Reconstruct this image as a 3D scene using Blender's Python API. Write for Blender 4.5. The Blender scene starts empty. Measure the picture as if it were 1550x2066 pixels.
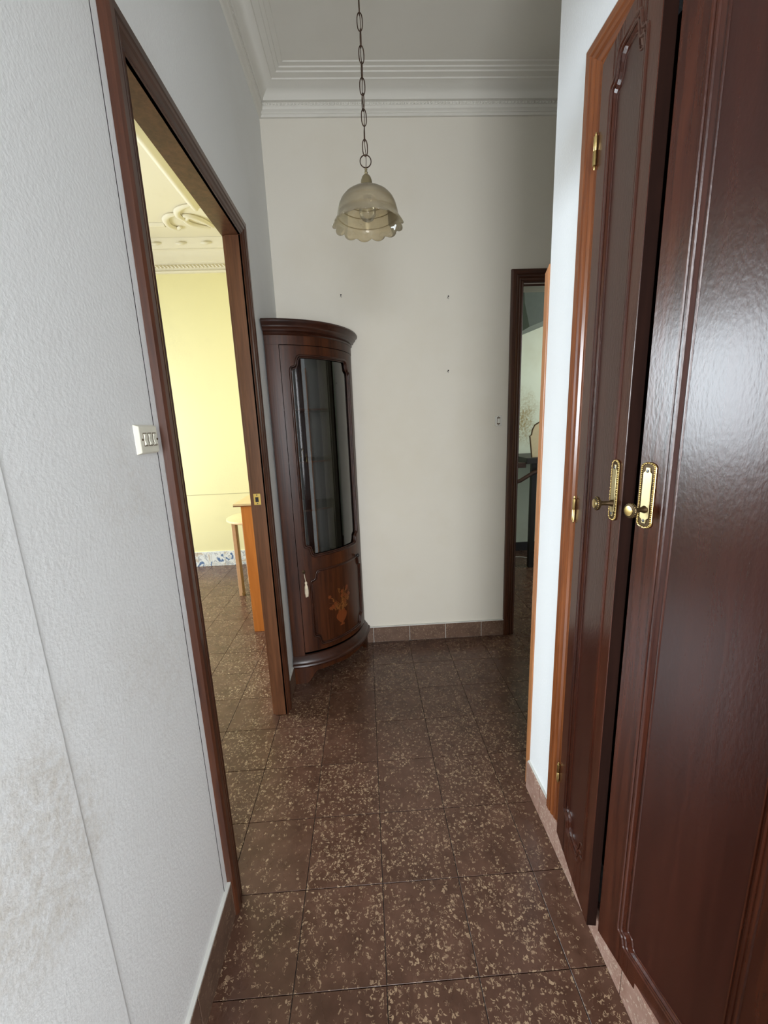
import bpy, bmesh, math, random
from mathutils import Vector, Matrix
random.seed(7)
S = bpy.context.scene
COL = S.collection

# ------------------------------------------------------------------ camera
R = [[0.9981138582697727, -0.047221316261285284, 0.03922845680980924],
     [-0.04814377565968222, -0.20560922489533354, 0.977449247230536],
     [-0.038090706382165496, -0.9774942460094043, -0.20749482290937174]]
cd = bpy.data.cameras.new('camera')
cam = bpy.data.objects.new('camera', cd)
COL.objects.link(cam)
cam.matrix_world = Matrix(((R[0][0], -R[0][1], -R[0][2], 0), (R[1][0], -R[1][1], -R[1][2], 0),
                           (R[2][0], -R[2][1], -R[2][2], 1.5), (0, 0, 0, 1)))
cd.sensor_fit = 'VERTICAL'
cd.sensor_height = 36
cd.lens = 825.05 * 36 / 2066
cd.clip_start = 0.02
S.camera = cam

# ------------------------------------------------------------------ world, lights, exposure
w = bpy.data.worlds.new('world')
S.world = w
w.use_nodes = True
w.node_tree.nodes['Background'].inputs[0].default_value = (0.75, 0.87, 1, 1)
w.node_tree.nodes['Background'].inputs[1].default_value = 1.0
S.view_settings.view_transform = 'Standard'
S.view_settings.look = 'None'
S.view_settings.gamma = 1
S.view_settings.use_curve_mapping = False
S.view_settings.exposure = 0.35


def area(name, loc, direction, sx, sy, power, color, spread=180):
    l = bpy.data.lights.new(name, 'AREA')
    l.shape = 'RECTANGLE'
    l.size = sx
    l.size_y = sy
    l.energy = power
    l.color = color
    l.spread = math.radians(spread)
    o = bpy.data.objects.new(name, l)
    COL.objects.link(o)
    o.location = loc
    o.rotation_euler = Vector(direction).to_track_quat('-Z', 'Y').to_euler()
    return o


# daylight outside the window of the yellow room (left) and of the hall behind the camera
area('daylight_left', (-4.12, 3.15, 1.72), (1, -.12, -0.45), 1.9, 1.62, 148, (0.84, 0.93, 1.0), 150)
area('daylight_back', (0.06, -1.95, 1.50), (0, 1, -0.32), 0.95, 1.7, 46, (0.95, 0.97, 1.0), 140)
area('fill_green', (2.93, 3.5, 2.1), (-1, .15, 0), 0.9, 0.9, 19, (1.0, 1.0, 0.93))  # added fill lamp inside the green room, which has no window


# ------------------------------------------------------------------ node helpers
def lin(c):
    return tuple(((x / 255) / 12.92 if x / 255 <= .04045 else ((x / 255 + .055) / 1.055) ** 2.4) for x in c) + (1,)


class NT:
    def __init__(s, name):
        s.m = bpy.data.materials.new(name)
        s.m.use_nodes = True
        s.t = s.m.node_tree
        s.b = s.t.nodes['Principled BSDF']
        s.out = s.t.nodes['Material Output']

    def n(s, typ, **kw):
        nd = s.t.nodes.new(typ)
        for k, v in kw.items():
            if k.startswith('i_'):
                nd.inputs[k[2:].replace('_', ' ')].default_value = v
            else:
                setattr(nd, k, v)
        return nd

    def l(s, a, b):
        s.t.links.new(a, b)

    def math(s, op, a, b=None, clamp=False):
        nd = s.n('ShaderNodeMath', operation=op, use_clamp=clamp)
        for i, x in enumerate((a, b)):
            if x is None:
                continue
            if isinstance(x, (int, float)):
                nd.inputs[i].default_value = x
            else:
                s.l(x, nd.inputs[i])
        return nd.outputs[0]

    def ramp(s, fac, stops):
        nd = s.n('ShaderNodeValToRGB')
        e = nd.color_ramp.elements
        while len(e) < len(stops):
            e.new(.5)
        for el, (p, c) in zip(e, stops):
            el.position = p
            el.color = c
        s.l(fac, nd.inputs[0])
        return nd.outputs[0]

    def mix(s, fac, a, b, mode='MIX'):
        nd = s.n('ShaderNodeMix', data_type='RGBA', blend_type=mode)
        for i, x in ((0, fac), (6, a), (7, b)):
            if isinstance(x, (int, float)):
                nd.inputs[i].default_value = x
            elif isinstance(x, tuple):
                nd.inputs[i].default_value = x
            else:
                s.l(x, nd.inputs[i])
        return nd.outputs[2]

    def coords(s, scale=(1, 1, 1), rand=False):
        tc = s.n('ShaderNodeTexCoord')
        mp = s.n('ShaderNodeMapping')
        mp.inputs['Scale'].default_value = scale
        src = tc.outputs['Object']
        if rand:
            oi = s.n('ShaderNodeObjectInfo')
            va = s.n('ShaderNodeVectorMath', operation='SCALE')
            va.inputs[0].default_value = (37, 91, 13)
            s.l(oi.outputs['Random'], va.inputs['Scale'])
            ad = s.n('ShaderNodeVectorMath', operation='ADD')
            s.l(src, ad.inputs[0])
            s.l(va.outputs[0], ad.inputs[1])
            src = ad.outputs[0]
            s.rand = oi.outputs['Random']
        s.l(src, mp.inputs['Vector'])
        return mp.outputs[0]

    def noise(s, vec, scale, detail=3, rough=.5, dist=0):
        nd = s.n('ShaderNodeTexNoise')
        nd.inputs['Scale'].default_value = scale
        nd.inputs['Detail'].default_value = detail
        nd.inputs['Roughness'].default_value = rough
        nd.inputs['Distortion'].default_value = dist
        s.l(vec, nd.inputs['Vector'])
        return nd.outputs['Fac']

    def bump(s, h, strength, dist):
        nd = s.n('ShaderNodeBump')
        nd.inputs['Strength'].default_value = strength
        nd.inputs['Distance'].default_value = dist
        s.l(h, nd.inputs['Height'])
        s.l(nd.outputs[0], s.b.inputs['Normal'])


def plain(name, c, rough=.5, metal=0, spec=.5, noise_amt=0):
    t = NT(name)
    t.b.inputs['Roughness'].default_value = rough
    t.b.inputs['Metallic'].default_value = metal
    t.b.inputs['Specular IOR Level'].default_value = spec
    v = t.coords()
    n = t.noise(v, 30, 3)
    a = max(noise_amt, .04)
    c1 = tuple(max(0, x * (1 - a)) for x in c[:3]) + (1,)
    c2 = tuple(min(1, x * (1 + a)) for x in c[:3]) + (1,)
    t.l(t.ramp(n, [(.3, c1), (.7, c2)]), t.b.inputs['Base Color'])
    return t.m


def plaster(name, base, stain, bump=.25, scale=150, stain_pos=None, amt=.5):
    t = NT(name)
    v = t.coords()
    big = t.noise(v, 1.7, 4, .6)
    col = t.mix(t.ramp(big, [(.52, (0, 0, 0, 1)), (.75, (amt, amt, amt, 1))]), base, stain)
    if stain_pos:
        tc = t.n('ShaderNodeTexCoord')
        for (px, py, pz, rad, st) in stain_pos:
            d = t.n('ShaderNodeVectorMath', operation='DISTANCE')
            wob = t.n('ShaderNodeTexNoise')
            wob.inputs['Scale'].default_value = 6
            t.l(tc.outputs['Object'], wob.inputs['Vector'])
            ad = t.n('ShaderNodeMixRGB', blend_type='LINEAR_LIGHT')
            ad.inputs[0].default_value = .18
            t.l(tc.outputs['Object'], ad.inputs[1])
            t.l(wob.outputs['Color'], ad.inputs[2])
            t.l(ad.outputs[0], d.inputs[0])
            d.inputs[1].default_value = (px, py, pz)
            k = t.math('SUBTRACT', 1, t.math('DIVIDE', d.outputs['Value'], rad), True)
            k = t.math('MULTIPLY', k, t.ramp(t.noise(v, 60, 4, .7), [(.35, (0, 0, 0, 1)), (.65, (1, 1, 1, 1))]))
            k = t.math('MULTIPLY', k, st)
            col = t.mix(k, col, stain)
    t.l(col, t.b.inputs['Base Color'])
    t.b.inputs['Roughness'].default_value = .7
    t.b.inputs['Specular IOR Level'].default_value = .25
    h = t.math('ADD', t.noise(v, scale, 3, .6), t.math('MULTIPLY', t.noise(v, scale * .3, 2), .25))
    t.bump(h, bump, .0022)
    return t.m


def wood(name, dark, light, axis='z', rough=.28, spec=.5, coat=0, bump=.1, grain=1.0, peel=0):
    t = NT(name)
    sc = {'z': (1, 1, .06), 'x': (.06, 1, 1), 'y': (1, .06, 1)}[axis]
    v = t.coords(sc)
    g1 = t.noise(v, 45 * grain, 5, .6, .6)
    g2 = t.noise(v, 9 * grain, 3, .5, 1.0)
    f = t.math('ADD', t.math('MULTIPLY', g1, .6), t.math('MULTIPLY', g2, .4))
    mid = tuple((a + b) / 2 for a, b in zip(dark, light))
    t.l(t.ramp(f, [(.33, dark), (.5, mid), (.68, light)]), t.b.inputs['Base Color'])
    t.b.inputs['Roughness'].default_value = rough
    t.b.inputs['Specular IOR Level'].default_value = spec
    if coat:
        t.b.inputs['Coat Weight'].default_value = coat
        t.b.inputs['Coat Roughness'].default_value = .15
    h = g1
    if peel:
        v2 = t.coords((1, 1, .45))
        h = t.math('ADD', t.math('MULTIPLY', g1, .5), t.math('MULTIPLY', t.noise(v2, 170, 2, .5), peel))
    t.bump(h, bump, .002)
    return t.m


def terrazzo(name, base, base2, chip, chip2, dens=.0, rough=.3, scale=1.0):
    t = NT(name)
    v = t.coords((1, 1, 1), rand=True)
    # density: differs per tile and inside the tile
    dn = t.noise(v, 6, 3, .5)
    d = t.math('ADD', t.math('MULTIPLY', dn, 1.25), t.math('MULTIPLY', t.rand, .5))
    d = t.math('SUBTRACT', d, .52 - dens, True)
    # curled flecks: thin bands of a distorted noise kept only inside random cells
    nz = t.noise(v, 62 * scale, 1, .4, 1.2)
    band = t.math('SUBTRACT', 1, t.math('MULTIPLY', t.math('ABSOLUTE', t.math('SUBTRACT', nz, .5)), 17), True)
    vo = t.n('ShaderNodeTexVoronoi', feature='F1')
    vo.inputs['Scale'].default_value = 52 * scale
    t.l(v, vo.inputs['Vector'])
    sep = t.n('ShaderNodeSeparateColor')
    t.l(vo.outputs['Color'], sep.inputs[0])
    pick = t.math('GREATER_THAN', t.math('ADD', sep.outputs[0], t.math('MULTIPLY', d, .85)), .72)
    inner = t.math('LESS_THAN', vo.outputs['Distance'], .46)
    worms = t.math('MULTIPLY', t.math('MULTIPLY', t.ramp(band, [(.30, (0, 0, 0, 1)), (.55, (1, 1, 1, 1))]), pick), inner)
    # round grains
    vo2 = t.n('ShaderNodeTexVoronoi', feature='F1')
    vo2.inputs['Scale'].default_value = 70 * scale
    dv = t.n('ShaderNodeMixRGB', blend_type='LINEAR_LIGHT')
    dv.inputs[0].default_value = .012
    wn = t.n('ShaderNodeTexNoise')
    wn.inputs['Scale'].default_value = 90
    t.l(v, wn.inputs['Vector'])
    t.l(v, dv.inputs[1])
    t.l(wn.outputs['Color'], dv.inputs[2])
    t.l(dv.outputs[0], vo2.inputs['Vector'])
    sp2 = t.n('ShaderNodeSeparateColor')
    t.l(vo2.outputs['Color'], sp2.inputs[0])
    pick2 = t.math('GREATER_THAN', t.math('ADD', sp2.outputs[1], t.math('MULTIPLY', t.math('SUBTRACT', d, .35), .75)), .93)
    grains = t.math('MULTIPLY', t.math('LESS_THAN', vo2.outputs['Distance'], .40), pick2)
    m = t.math('MAXIMUM', worms, grains)
    bc = t.mix(t.ramp(t.noise(v, 14, 4, .6), [(.3, (0, 0, 0, 1)), (.7, (1, 1, 1, 1))]), base, base2)
    cc = t.mix(sep.outputs[2], chip, chip2)
    t.l(t.mix(t.math('MULTIPLY', m, .7), bc, cc), t.b.inputs['Base Color'])
    rr = t.math('ADD', t.math('MULTIPLY', t.noise(v, 9, 4, .6), .22), rough - .1)
    t.l(rr, t.b.inputs['Roughness'])
    t.b.inputs['Specular IOR Level'].default_value = .45
    t.bump(t.noise(v, 25, 3), .05, .002)
    return t.m


def thin_glass(name, tint, refl=1.0, haze=0, haze_col=(.8, .8, .75, 1), rough=.02):
    t = NT(name)
    t.t.nodes.remove(t.b)
    tr = t.n('ShaderNodeBsdfTransparent')
    tr.inputs[0].default_value = tint
    gl = t.n('ShaderNodeBsdfGlossy')
    gl.inputs['Roughness'].default_value = rough
    fr = t.n('ShaderNodeFresnel')
    fr.inputs[0].default_value = 1.5
    fac = t.math('MULTIPLY', fr.outputs[0], refl, True)
    mx = t.n('ShaderNodeMixShader')
    t.l(fac, mx.inputs[0])
    t.l(tr.outputs[0], mx.inputs[1])
    t.l(gl.outputs[0], mx.inputs[2])
    last = mx.outputs[0]
    if haze:
        v = t.coords((1, 1, 3))
        df = t.n('ShaderNodeBsdfDiffuse')
        df.inputs[0].default_value = haze_col
        tl = t.n('ShaderNodeBsdfTranslucent')
        tl.inputs[0].default_value = haze_col
        m2 = t.n('ShaderNodeMixShader')
        m2.inputs[0].default_value = .5
        t.l(df.outputs[0], m2.inputs[1])
        t.l(tl.outputs[0], m2.inputs[2])
        m3 = t.n('ShaderNodeMixShader')
        t.l(t.math('MULTIPLY', t.math('ADD', t.noise(v, 18, 3), .5), haze), m3.inputs[0])
        t.l(last, m3.inputs[1])
        t.l(m2.outputs[0], m3.inputs[2])
        last = m3.outputs[0]
    t.l(last, t.out.inputs[0])
    return t.m


# ------------------------------------------------------------------ materials
M = {}
WHITE = (.80, .81, .80, 1)
M['wall_near'] = plaster('wall paint stippled', WHITE, (.50, .44, .35, 1), .38, 130,
                         [(-.49, .51, .90, .16, .50), (-.49, .42, .84, .2, .35), (-.49, .57, 1.0, .11, .45), (-.49, .88, .98, .2, .28), (-.49, .86, 1.40, .14, .30)], .10)
M['wall_right'] = plaster('wall paint right', (.84, .86, .87, 1), (.7, .7, .68, 1), .35, 130, None, .15)
M['wall_end'] = plaster('wall paint end', (.74, .70, .61, 1), (.66, .60, .48, 1), .12, 160, None, .35)
M['ceiling'] = plaster('ceiling paint', (.73, .71, .645, 1), (.6, .57, .5, 1), .1, 160, None, .3)
M['yellow'] = plaster('yellow paint', (.78, .71, .40, 1), (.60, .54, .32, 1), .06, 120, [(-2.0, 4.55, 2.35, .3, .3), (-1.5, 4.55, 1.0, .35, .25), (-1.75, 4.55, 1.9, .3, .25)], .25)
M['cream'] = plaster('cream ceiling paint', (.74, .68, .54, 1), (.56, .48, .34, 1), .06, 120, None, .4)
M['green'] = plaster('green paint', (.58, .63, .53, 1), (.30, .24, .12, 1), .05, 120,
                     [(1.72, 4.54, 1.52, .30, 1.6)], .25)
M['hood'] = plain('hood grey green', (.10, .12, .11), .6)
M['terrazzo'] = terrazzo('brown terrazzo', (.062, .029, .018, 1), (.104, .052, .034, 1), (.46, .33, .205, 1), (.27, .18, .115, 1), .10, .27, 1.35)
M['terrazzo_base'] = terrazzo('brown baseboard terrazzo', (.105, .060, .040, 1), (.16, .095, .065, 1), (.38, .29, .19, 1), (.26, .18, .12, 1), .2, .4, 1.5)
M['terrazzo_pink_lit'] = terrazzo('pinkish lit terrazzo', (.27, .155, .115, 1), (.38, .24, .19, 1), (.62, .52, .42, 1), (.52, .40, .31, 1), .25, .4, 1.5)  # pinkish stone; brightness of the lit right baseboard put into the colour
M['mortar'] = plain('dark mortar', (.035, .026, .02), .9)
M['caulk'] = plain('white caulk', (.62, .62, .58), .7)
M['gap'] = plain('dark crack', (.03, .026, .03), .9)
M['seam'] = plain('dusty seam', (.22, .21, .19), .9)
M['edge'] = wood('dark shaded door edge', (.008, .003, .002, 1), (.022, .008, .005, 1), 'z', .8, .08, 0, .1)  # dark stain deepened by the shade of the leaf edge, held in the colour
MAH_D, MAH_L = (.030, .0095, .0055, 1), (.120, .040, .020, 1)
M['leaf'] = wood('varnished mahogany', (.024, .005, .0025, 1), (.078, .020, .009, 1), 'z', .25, .45, .06, .16, 1.2, .8)
M['leaf_panel'] = wood('varnished mahogany panel', (.024, .0052, .0030, 1), (.046, .0110, .0062, 1), 'z', .27, .45, .10, .16, .8, 1.0)
M['casing'] = wood('casing wood', (.110, .028, .008, 1), (.29, .090, .024, 1), 'z', .27, .5, .2, .12, 1.6)
M['casing_y'] = wood('casing wood y', (.110, .028, .008, 1), (.29, .090, .024, 1), 'y', .27, .5, .2, .12, 1.6)
M['casing_dark'] = wood('dark casing wood', (.030, .0085, .0038, 1), (.095, .030, .012, 1), 'z', .33, .5, .1, .12, 1.6)
M['casing_dark_x'] = wood('dark casing wood x', (.030, .0085, .0038, 1), (.095, .030, .012, 1), 'x', .33, .5, .1, .12, 1.6)
M['casing_dark_y'] = wood('dark casing wood y', (.030, .0085, .0038, 1), (.095, .030, .012, 1), 'y', .33, .5, .1, .12, 1.6)
M['jamb'] = wood('jamb wood', (.080, .030, .014, 1), (.19, .078, .036, 1), 'z', .4, .4, 0, .1, 1.4)
M['orange_wood'] = wood('orange pine', (.34, .13, .05, 1), (.58, .26, .10, 1), 'z', .3, .5, 0, .1, 1.4)
M['cab'] = wood('cabinet walnut', (.016, .004, .0015, 1), (.080, .022, .006, 1), 'z', .38, .3, 0, .06, 1.2)
M['cab_x'] = wood('cabinet walnut moulding', (.014, .004, .002, 1), (.050, .014, .006, 1), 'x', .33, .4, .05, .06, 1.0)
M['cab_dark'] = wood('cabinet dark interior', (.012, .006, .004, 1), (.035, .015, .010, 1), 'z', .5, .3, 0, .05)
M['inlay'] = wood('inlay light wood', (.11, .036, .009, 1), (.24, .09, .022, 1), 'z', .3, .5, .1, .02, 3)
M['inlay_red'] = wood('inlay red wood', (.12, .028, .007, 1), (.19, .048, .012, 1), 'z', .3, .5, .1, .02, 3)
M['cherry'] = wood('cherry veneer', (.44, .135, .026, 1), (.62, .21, .045, 1), 'z', .35, .4, 0, .03, .8)
M['beech'] = plain('beech laminate', (.72, .52, .28), .4, 0, .4, .06)
M['beech_leg'] = plain('pale leg', (.66, .43, .25), .4, 0, .4, .06)
M['olive'] = plain('leg edge brown', (.22, .13, .04), .4)
M['dark_edge'] = wood('dark edging', (.16, .05, .02, 1), (.25, .09, .035, 1), 'x', .3)
M['ebony'] = plain('ebony stained wood', (.012, .009, .008), .45)
M['brown_strap'] = wood('brown rail', (.03, .013, .009, 1), (.07, .03, .02, 1), 'x', .4)
M['cream_board'] = plain('cream board', (.62, .52, .33), .5)
M['brass'] = plain('polished brass', (.66, .49, .20), .28, 1, .5, .1)
M['brass_pale'] = plain('pale brass', (.60, .50, .27), .38, 1, .5, .12)
M['brass_dark'] = plain('aged brass', (.060, .036, .014), .45, .7, .5, .4)
M['bronze'] = plain('brown chain metal', (.07, .040, .025), .45, .8)
M['capmetal'] = plain('aged brass cap', (.22, .18, .10), .5, .6)
M['shade'] = thin_glass('etched lamp glass', (.88, .82, .68, 1), 1.0, .27, (.66, .60, .47, 1), .05)
M['bulb'] = thin_glass('bulb glass', (.96, .96, .94, 1), .7, .05, (.8, .8, .8, 1), .02)
M['pane'] = thin_glass('cabinet glass', (.86, .88, .88, 1), 2.2)
M['plastic'] = plain('ivory plastic', (.74, .72, .60), .35, 0, .5, .03)
M['plastic_w'] = plain('white plastic', (.72, .70, .63), .4, 0, .5, .03)
M['rust'] = plain('dark grime', (.10, .06, .03), .7)
M['steel'] = plain('screw', (.12, .12, .13), .4, .8)
M['tassel'] = plain('cream thread', (.72, .62, .46), .8, 0, .2, .2)
M['cable'] = plain('grey cable', (.45, .43, .40), .5)
M['window_white'] = plain('white window frame', (.8, .8, .8), .4)


def azulejo():
    t = NT('blue white glazed tile')
    v = t.coords()
    n = t.noise(v, 7, 3, .5, 2.2)
    f = t.ramp(n, [(.36, (.12, .19, .34, 1)), (.42, (.72, .74, .74, 1)), (.52, (.80, .80, .76, 1)), (.56, (.36, .38, .42, 1)), (.60, (.78, .78, .74, 1)), (.68, (.55, .47, .38, 1))])
    t.l(f, t.b.inputs['Base Color'])
    t.b.inputs['Roughness'].default_value = .15
    return t.m


M['azulejo'] = azulejo()


# ------------------------------------------------------------------ mesh helpers
class MB:
    def __init__(s):
        s.v = []
        s.f = []

    def add(s, vs, fs):
        b = len(s.v)
        s.v += [tuple(x) for x in vs]
        s.f += [tuple(i + b for i in f) for f in fs]
        return s

    def box(s, x0, x1, y0, y1, z0, z1, mp=None):
        vs = [(x, y, z) for z in (z0, z1) for y in (y0, y1) for x in (x0, x1)]
        if mp:
            vs = [mp(*p) for p in vs]
        return s.add(vs, [(0, 2, 3, 1), (4, 5, 7, 6), (0, 1, 5, 4), (2, 6, 7, 3), (0, 4, 6, 2), (1, 3, 7, 5)])

    def tube(s, pts, r, n=8, closed=False, flat=1.0, up=None):
        pts = [Vector(p) for p in pts]
        N = len(pts)
        rs = r if isinstance(r, (list, tuple)) else [r] * N
        vs = []
        prev = None
        for i, p in enumerate(pts):
            if closed:
                t = pts[(i + 1) % N] - pts[i - 1]
            else:
                t = pts[min(i + 1, N - 1)] - pts[max(i - 1, 0)]
            t.normalize()
            u = Vector(up) if up else (prev if prev else (Vector((0, 0, 1)) if abs(t.z) < .9 else Vector((1, 0, 0))))
            a = t.cross(u)
            if a.length < 1e-6:
                a = t.cross(Vector((.3, .7, .2)))
            a.normalize()
            b = a.cross(t).normalized()
            prev = b
            for k in range(n):
                th = 2 * math.pi * k / n
                vs.append(p + a * math.cos(th) * rs[i] + b * math.sin(th) * rs[i] * flat)
        fs = []
        for i in range(N if closed else N - 1):
            j = (i + 1) % N
            for k in range(n):
                q = (k + 1) % n
                fs.append((i * n + k, i * n + q, j * n + q, j * n + k))
        if not closed:
            fs.append(tuple(range(n))[::-1])
            fs.append(tuple((N - 1) * n + k for k in range(n)))
        return s.add(vs, fs)

    def lathe(s, prof, c, axis=(0, 0, 1), n=24, caps=True):
        ax = Vector(axis).normalized()
        a = ax.orthogonal().normalized()
        b = ax.cross(a)
        c = Vector(c)
        vs = [c + ax * h + (a * math.cos(2 * math.pi * k / n) + b * math.sin(2 * math.pi * k / n)) * max(r, 1e-5) for r, h in prof for k in range(n)]
        fs = [(i * n + k, i * n + (k + 1) % n, (i + 1) * n + (k + 1) % n, (i + 1) * n + k) for i in range(len(prof) - 1) for k in range(n)]
        if caps:
            fs.append(tuple(range(n))[::-1])
            fs.append(tuple((len(prof) - 1) * n + k for k in range(n)))
        return s.add(vs, fs)

    def prism(s, poly, f0, f1):
        """poly: 2D points; f0,f1 map a 2D point to the two end faces"""
        n = len(poly)
        vs = [f0(*p) for p in poly] + [f1(*p) for p in poly]
        return s.add(vs, [tuple(range(n))[::-1], tuple(range(n, 2 * n))] + [(i, (i + 1) % n, n + (i + 1) % n, n + i) for i in range(n)])

    def sphere(s, c, r, n=8, m=6, sc=(1, 1, 1)):
        vs = []
        for i in range(m + 1):
            ph = math.pi * i / m
            rr = max(math.sin(ph), 1e-4)
            for k in range(n):
                th = 2 * math.pi * k / n
                vs.append((c[0] + r * sc[0] * rr * math.cos(th), c[1] + r * sc[1] * rr * math.sin(th), c[2] + r * sc[2] * math.cos(ph)))
        return s.add(vs, [(i * n + k, (i + 1) * n + k, (i + 1) * n + (k + 1) % n, i * n + (k + 1) % n) for i in range(m) for k in range(n)])

    def build(s, name, mat, parent=None, bevel=0, smooth=35, kind=None, at=None):
        """vertices are world coordinates; the object sits at its parent (or at `at`)"""
        off = Vector(at) if at else Vector((0, 0, 0))
        base = off.copy()
        p = parent
        while p:
            base += Vector(p.location)
            p = p.parent
        me = bpy.data.meshes.new(name)
        me.from_pydata([tuple(Vector(q) - base) for q in s.v], [], s.f)
        bm = bmesh.new()
        bm.from_mesh(me)
        bmesh.ops.recalc_face_normals(bm, faces=bm.faces)
        bm.to_mesh(me)
        bm.free()
        if smooth:
            me.polygons.foreach_set('use_smooth', [True] * len(me.polygons))
            me.set_sharp_from_angle(angle=math.radians(smooth))
        me.materials.append(M[mat] if isinstance(mat, str) else mat)
        o = bpy.data.objects.new(name, me)
        COL.objects.link(o)
        if parent:
            o.parent = parent
        o.location = off
        if bevel:
            b = o.modifiers.new('bevel', 'BEVEL')
            b.width = bevel
            b.segments = 2
            b.limit_method = 'ANGLE'
            b.harden_normals = False
        if kind:
            o['kind'] = kind
        return o


def thing(name, loc, label, cat, group=None):
    o = bpy.data.objects.new(name, None)
    COL.objects.link(o)
    o.location = loc
    o['label'] = label
    o['category'] = cat
    if group:
        o['group'] = group
    return o


def struct_empty(name, loc=(0, 0, 0)):
    o = bpy.data.objects.new(name, None)
    COL.objects.link(o)
    o.location = loc
    o['kind'] = 'structure'
    return o


def tag(o, label, cat, group=None):
    o['label'] = label
    o['category'] = cat
    if group:
        o['group'] = group
    return o


def copy_tree(o, parent=None):
    c = o.copy()
    COL.objects.link(c)
    if parent:
        c.parent = parent
    for ch in [x for x in bpy.data.objects if x.parent == o]:
        copy_tree(ch, c)
    return c


def casing(parent, mats, org, hv, nv, h0, h1, H, z0, prof, legs=(True, True)):
    """moulded door casing: two legs and a head, mitred. prof: (w outward from the opening, thickness)"""
    hv = Vector(hv)
    nv = Vector(nv)
    org = Vector(org)

    def P(h, z, t):
        return org + hv * h + Vector((0, 0, z)) + nv * t
    out = []
    for use, hh, sg in ((legs[0], h0, -1), (legs[1], h1, 1)):
        if use:
            out.append(MB().prism(prof, lambda w, t: P(hh + sg * w, z0, t), lambda w, t: P(hh + sg * w, H + w, t)).build('casing_leg', mats[0], parent, smooth=0))
    out.append(MB().prism(prof, lambda w, t: P(h0 - w, H + w, t), lambda w, t: P(h1 + w, H + w, t)).build('casing_head', mats[1], parent, smooth=0))
    return out


def sweep(path, prof):
    """path: 2D points with the room on the left side; prof: (distance from wall, z)"""
    mb = MB()
    n = len(prof)
    dirs = [(Vector(path[i + 1]) - Vector(path[i])).normalized() for i in range(len(path) - 1)]
    vs = []
    for i, p in enumerate(path):
        d0 = dirs[max(i - 1, 0)]
        d1 = dirs[min(i, len(dirs) - 1)]
        n0 = Vector((-d0.y, d0.x))
        n1 = Vector((-d1.y, d1.x))
        m = (n0 + n1)
        m = m / (1 + n0.dot(n1))
        for a, z in prof:
            vs.append((p[0] + m.x * a, p[1] + m.y * a, z))
    fs = [(i * n + k, (i + 1) * n + k, (i + 1) * n + k + 1, i * n + k + 1) for i in range(len(path) - 1) for k in range(n - 1)]
    return mb.add(vs, fs)


# ------------------------------------------------------------------ shell
XL, XR, YE, H = -.49, .616, 2.655, 3.30
YC = 1.405          # where the right wall ends
# left wall: near panel, crack, plaster strip, the part over the doorway, the far part
m = MB()
m.box(-.56, -.500, -2, 1.066, 0, H)
m.box(-.500, -.4885, -2, .5725, 0, H)
m.box(-.500, XL, .5745, .9985, 0, H)
m.box(-.500, XL - .0004, 1.003, 1.066, 0, H)
m.box(-.56, XL, 1.066, 1.975, 2.316, H)
m.box(-.56, XL, 1.975, YE, 0, H)
wl = m.build('wall_left', 'wall_near', smooth=0, kind='structure')
MB().box(-.4995, XL - .0004, .9987, 1.0028, .13, 2.55).build('crack', 'gap', wl, 0, 0)
MB().box(-.4995, XL - .0022, .5727, .5743, .13, 3.1).build('seam', 'seam', wl, 0, 0)
# right wall around the wardrobe opening
m = MB()
m.box(XR, .70, 1.137, YC, 0, H)
m.box(XR, .70, .43, 1.137, 2.318, H)
m.box(XR, .70, .43, 1.137, 0, .092)
m.box(XR, .70, -2, .43, 0, H)
m.build('wall_right', 'wall_right', smooth=0, kind='structure')
MB().box(.70, 2.3, YC - .08, YC, 0, H).build('wall_return', 'wall_right', smooth=0, kind='structure')
# end wall with the doorway to the green room
DX0, DX1, DH = 1.0, 1.76, 2.285
m = MB()
m.box(-.56, DX0 - .012, YE, YE + .11, 0, H)
m.box(DX1 + .012, 2.3, YE, YE + .11, 0, H)
m.box(DX0 - .012, DX1 + .012, YE, YE + .11, DH + .012, H)
m.build('wall_far', 'wall_end', smooth=0, kind='structure')
MB().box(2.3, 2.4, YC - .08, YE + .11, 0, H).build('wall_side', 'wall_end', smooth=0, kind='structure')
m = MB()
m.box(-.56, -.45, -2.1, -2, 0, H)
m.box(.56, .70, -2.1, -2, 0, H)
m.box(-.45, .56, -2.1, -2, 0, .6)
m.box(-.45, .56, -2.1, -2, 2.4, H)
m.build('wall_back', 'wall_right', smooth=0, kind='structure')
MB().box(-.62, 2.4, -2.1, YE + .11, H, H + .1).build('ceiling', 'ceiling', smooth=0, kind='structure')

# yellow room on the left
YY = 4.55
MB().box(-4.1, -.5, YY, YY + .1, 0, H).build('wall_yellow_far', 'yellow', smooth=0, kind='structure')
MB().box(-.56, -.48, YE + .112, YY, 0, H).build('wall_yellow_right', 'yellow', smooth=0, kind='structure')
m = MB()
WY0, WY1, WZ0, WZ1 = 2.2, 4.1, .92, 2.52
m.box(-4.1, -4.0, -.4, WY0, 0, H)
m.box(-4.1, -4.0, WY1, YY, 0, H)
m.box(-4.1, -4.0, WY0, WY1, 0, WZ0)
m.box(-4.1, -4.0, WY0, WY1, WZ1, H)
m.build('wall_yellow_left', 'yellow', smooth=0, kind='structure')
MB().box(-4.1, -.562, -.5, -.4, 0, H).build('wall_yellow_near', 'yellow', smooth=0, kind='structure')
MB().box(-4.1, -.48, -.5, YY + .1, H + .001, H + .1).build('ceiling_yellow', 'cream', smooth=0, kind='structure')
wf = struct_empty('window_1', (-4.05, 3.15, .92))
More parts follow.
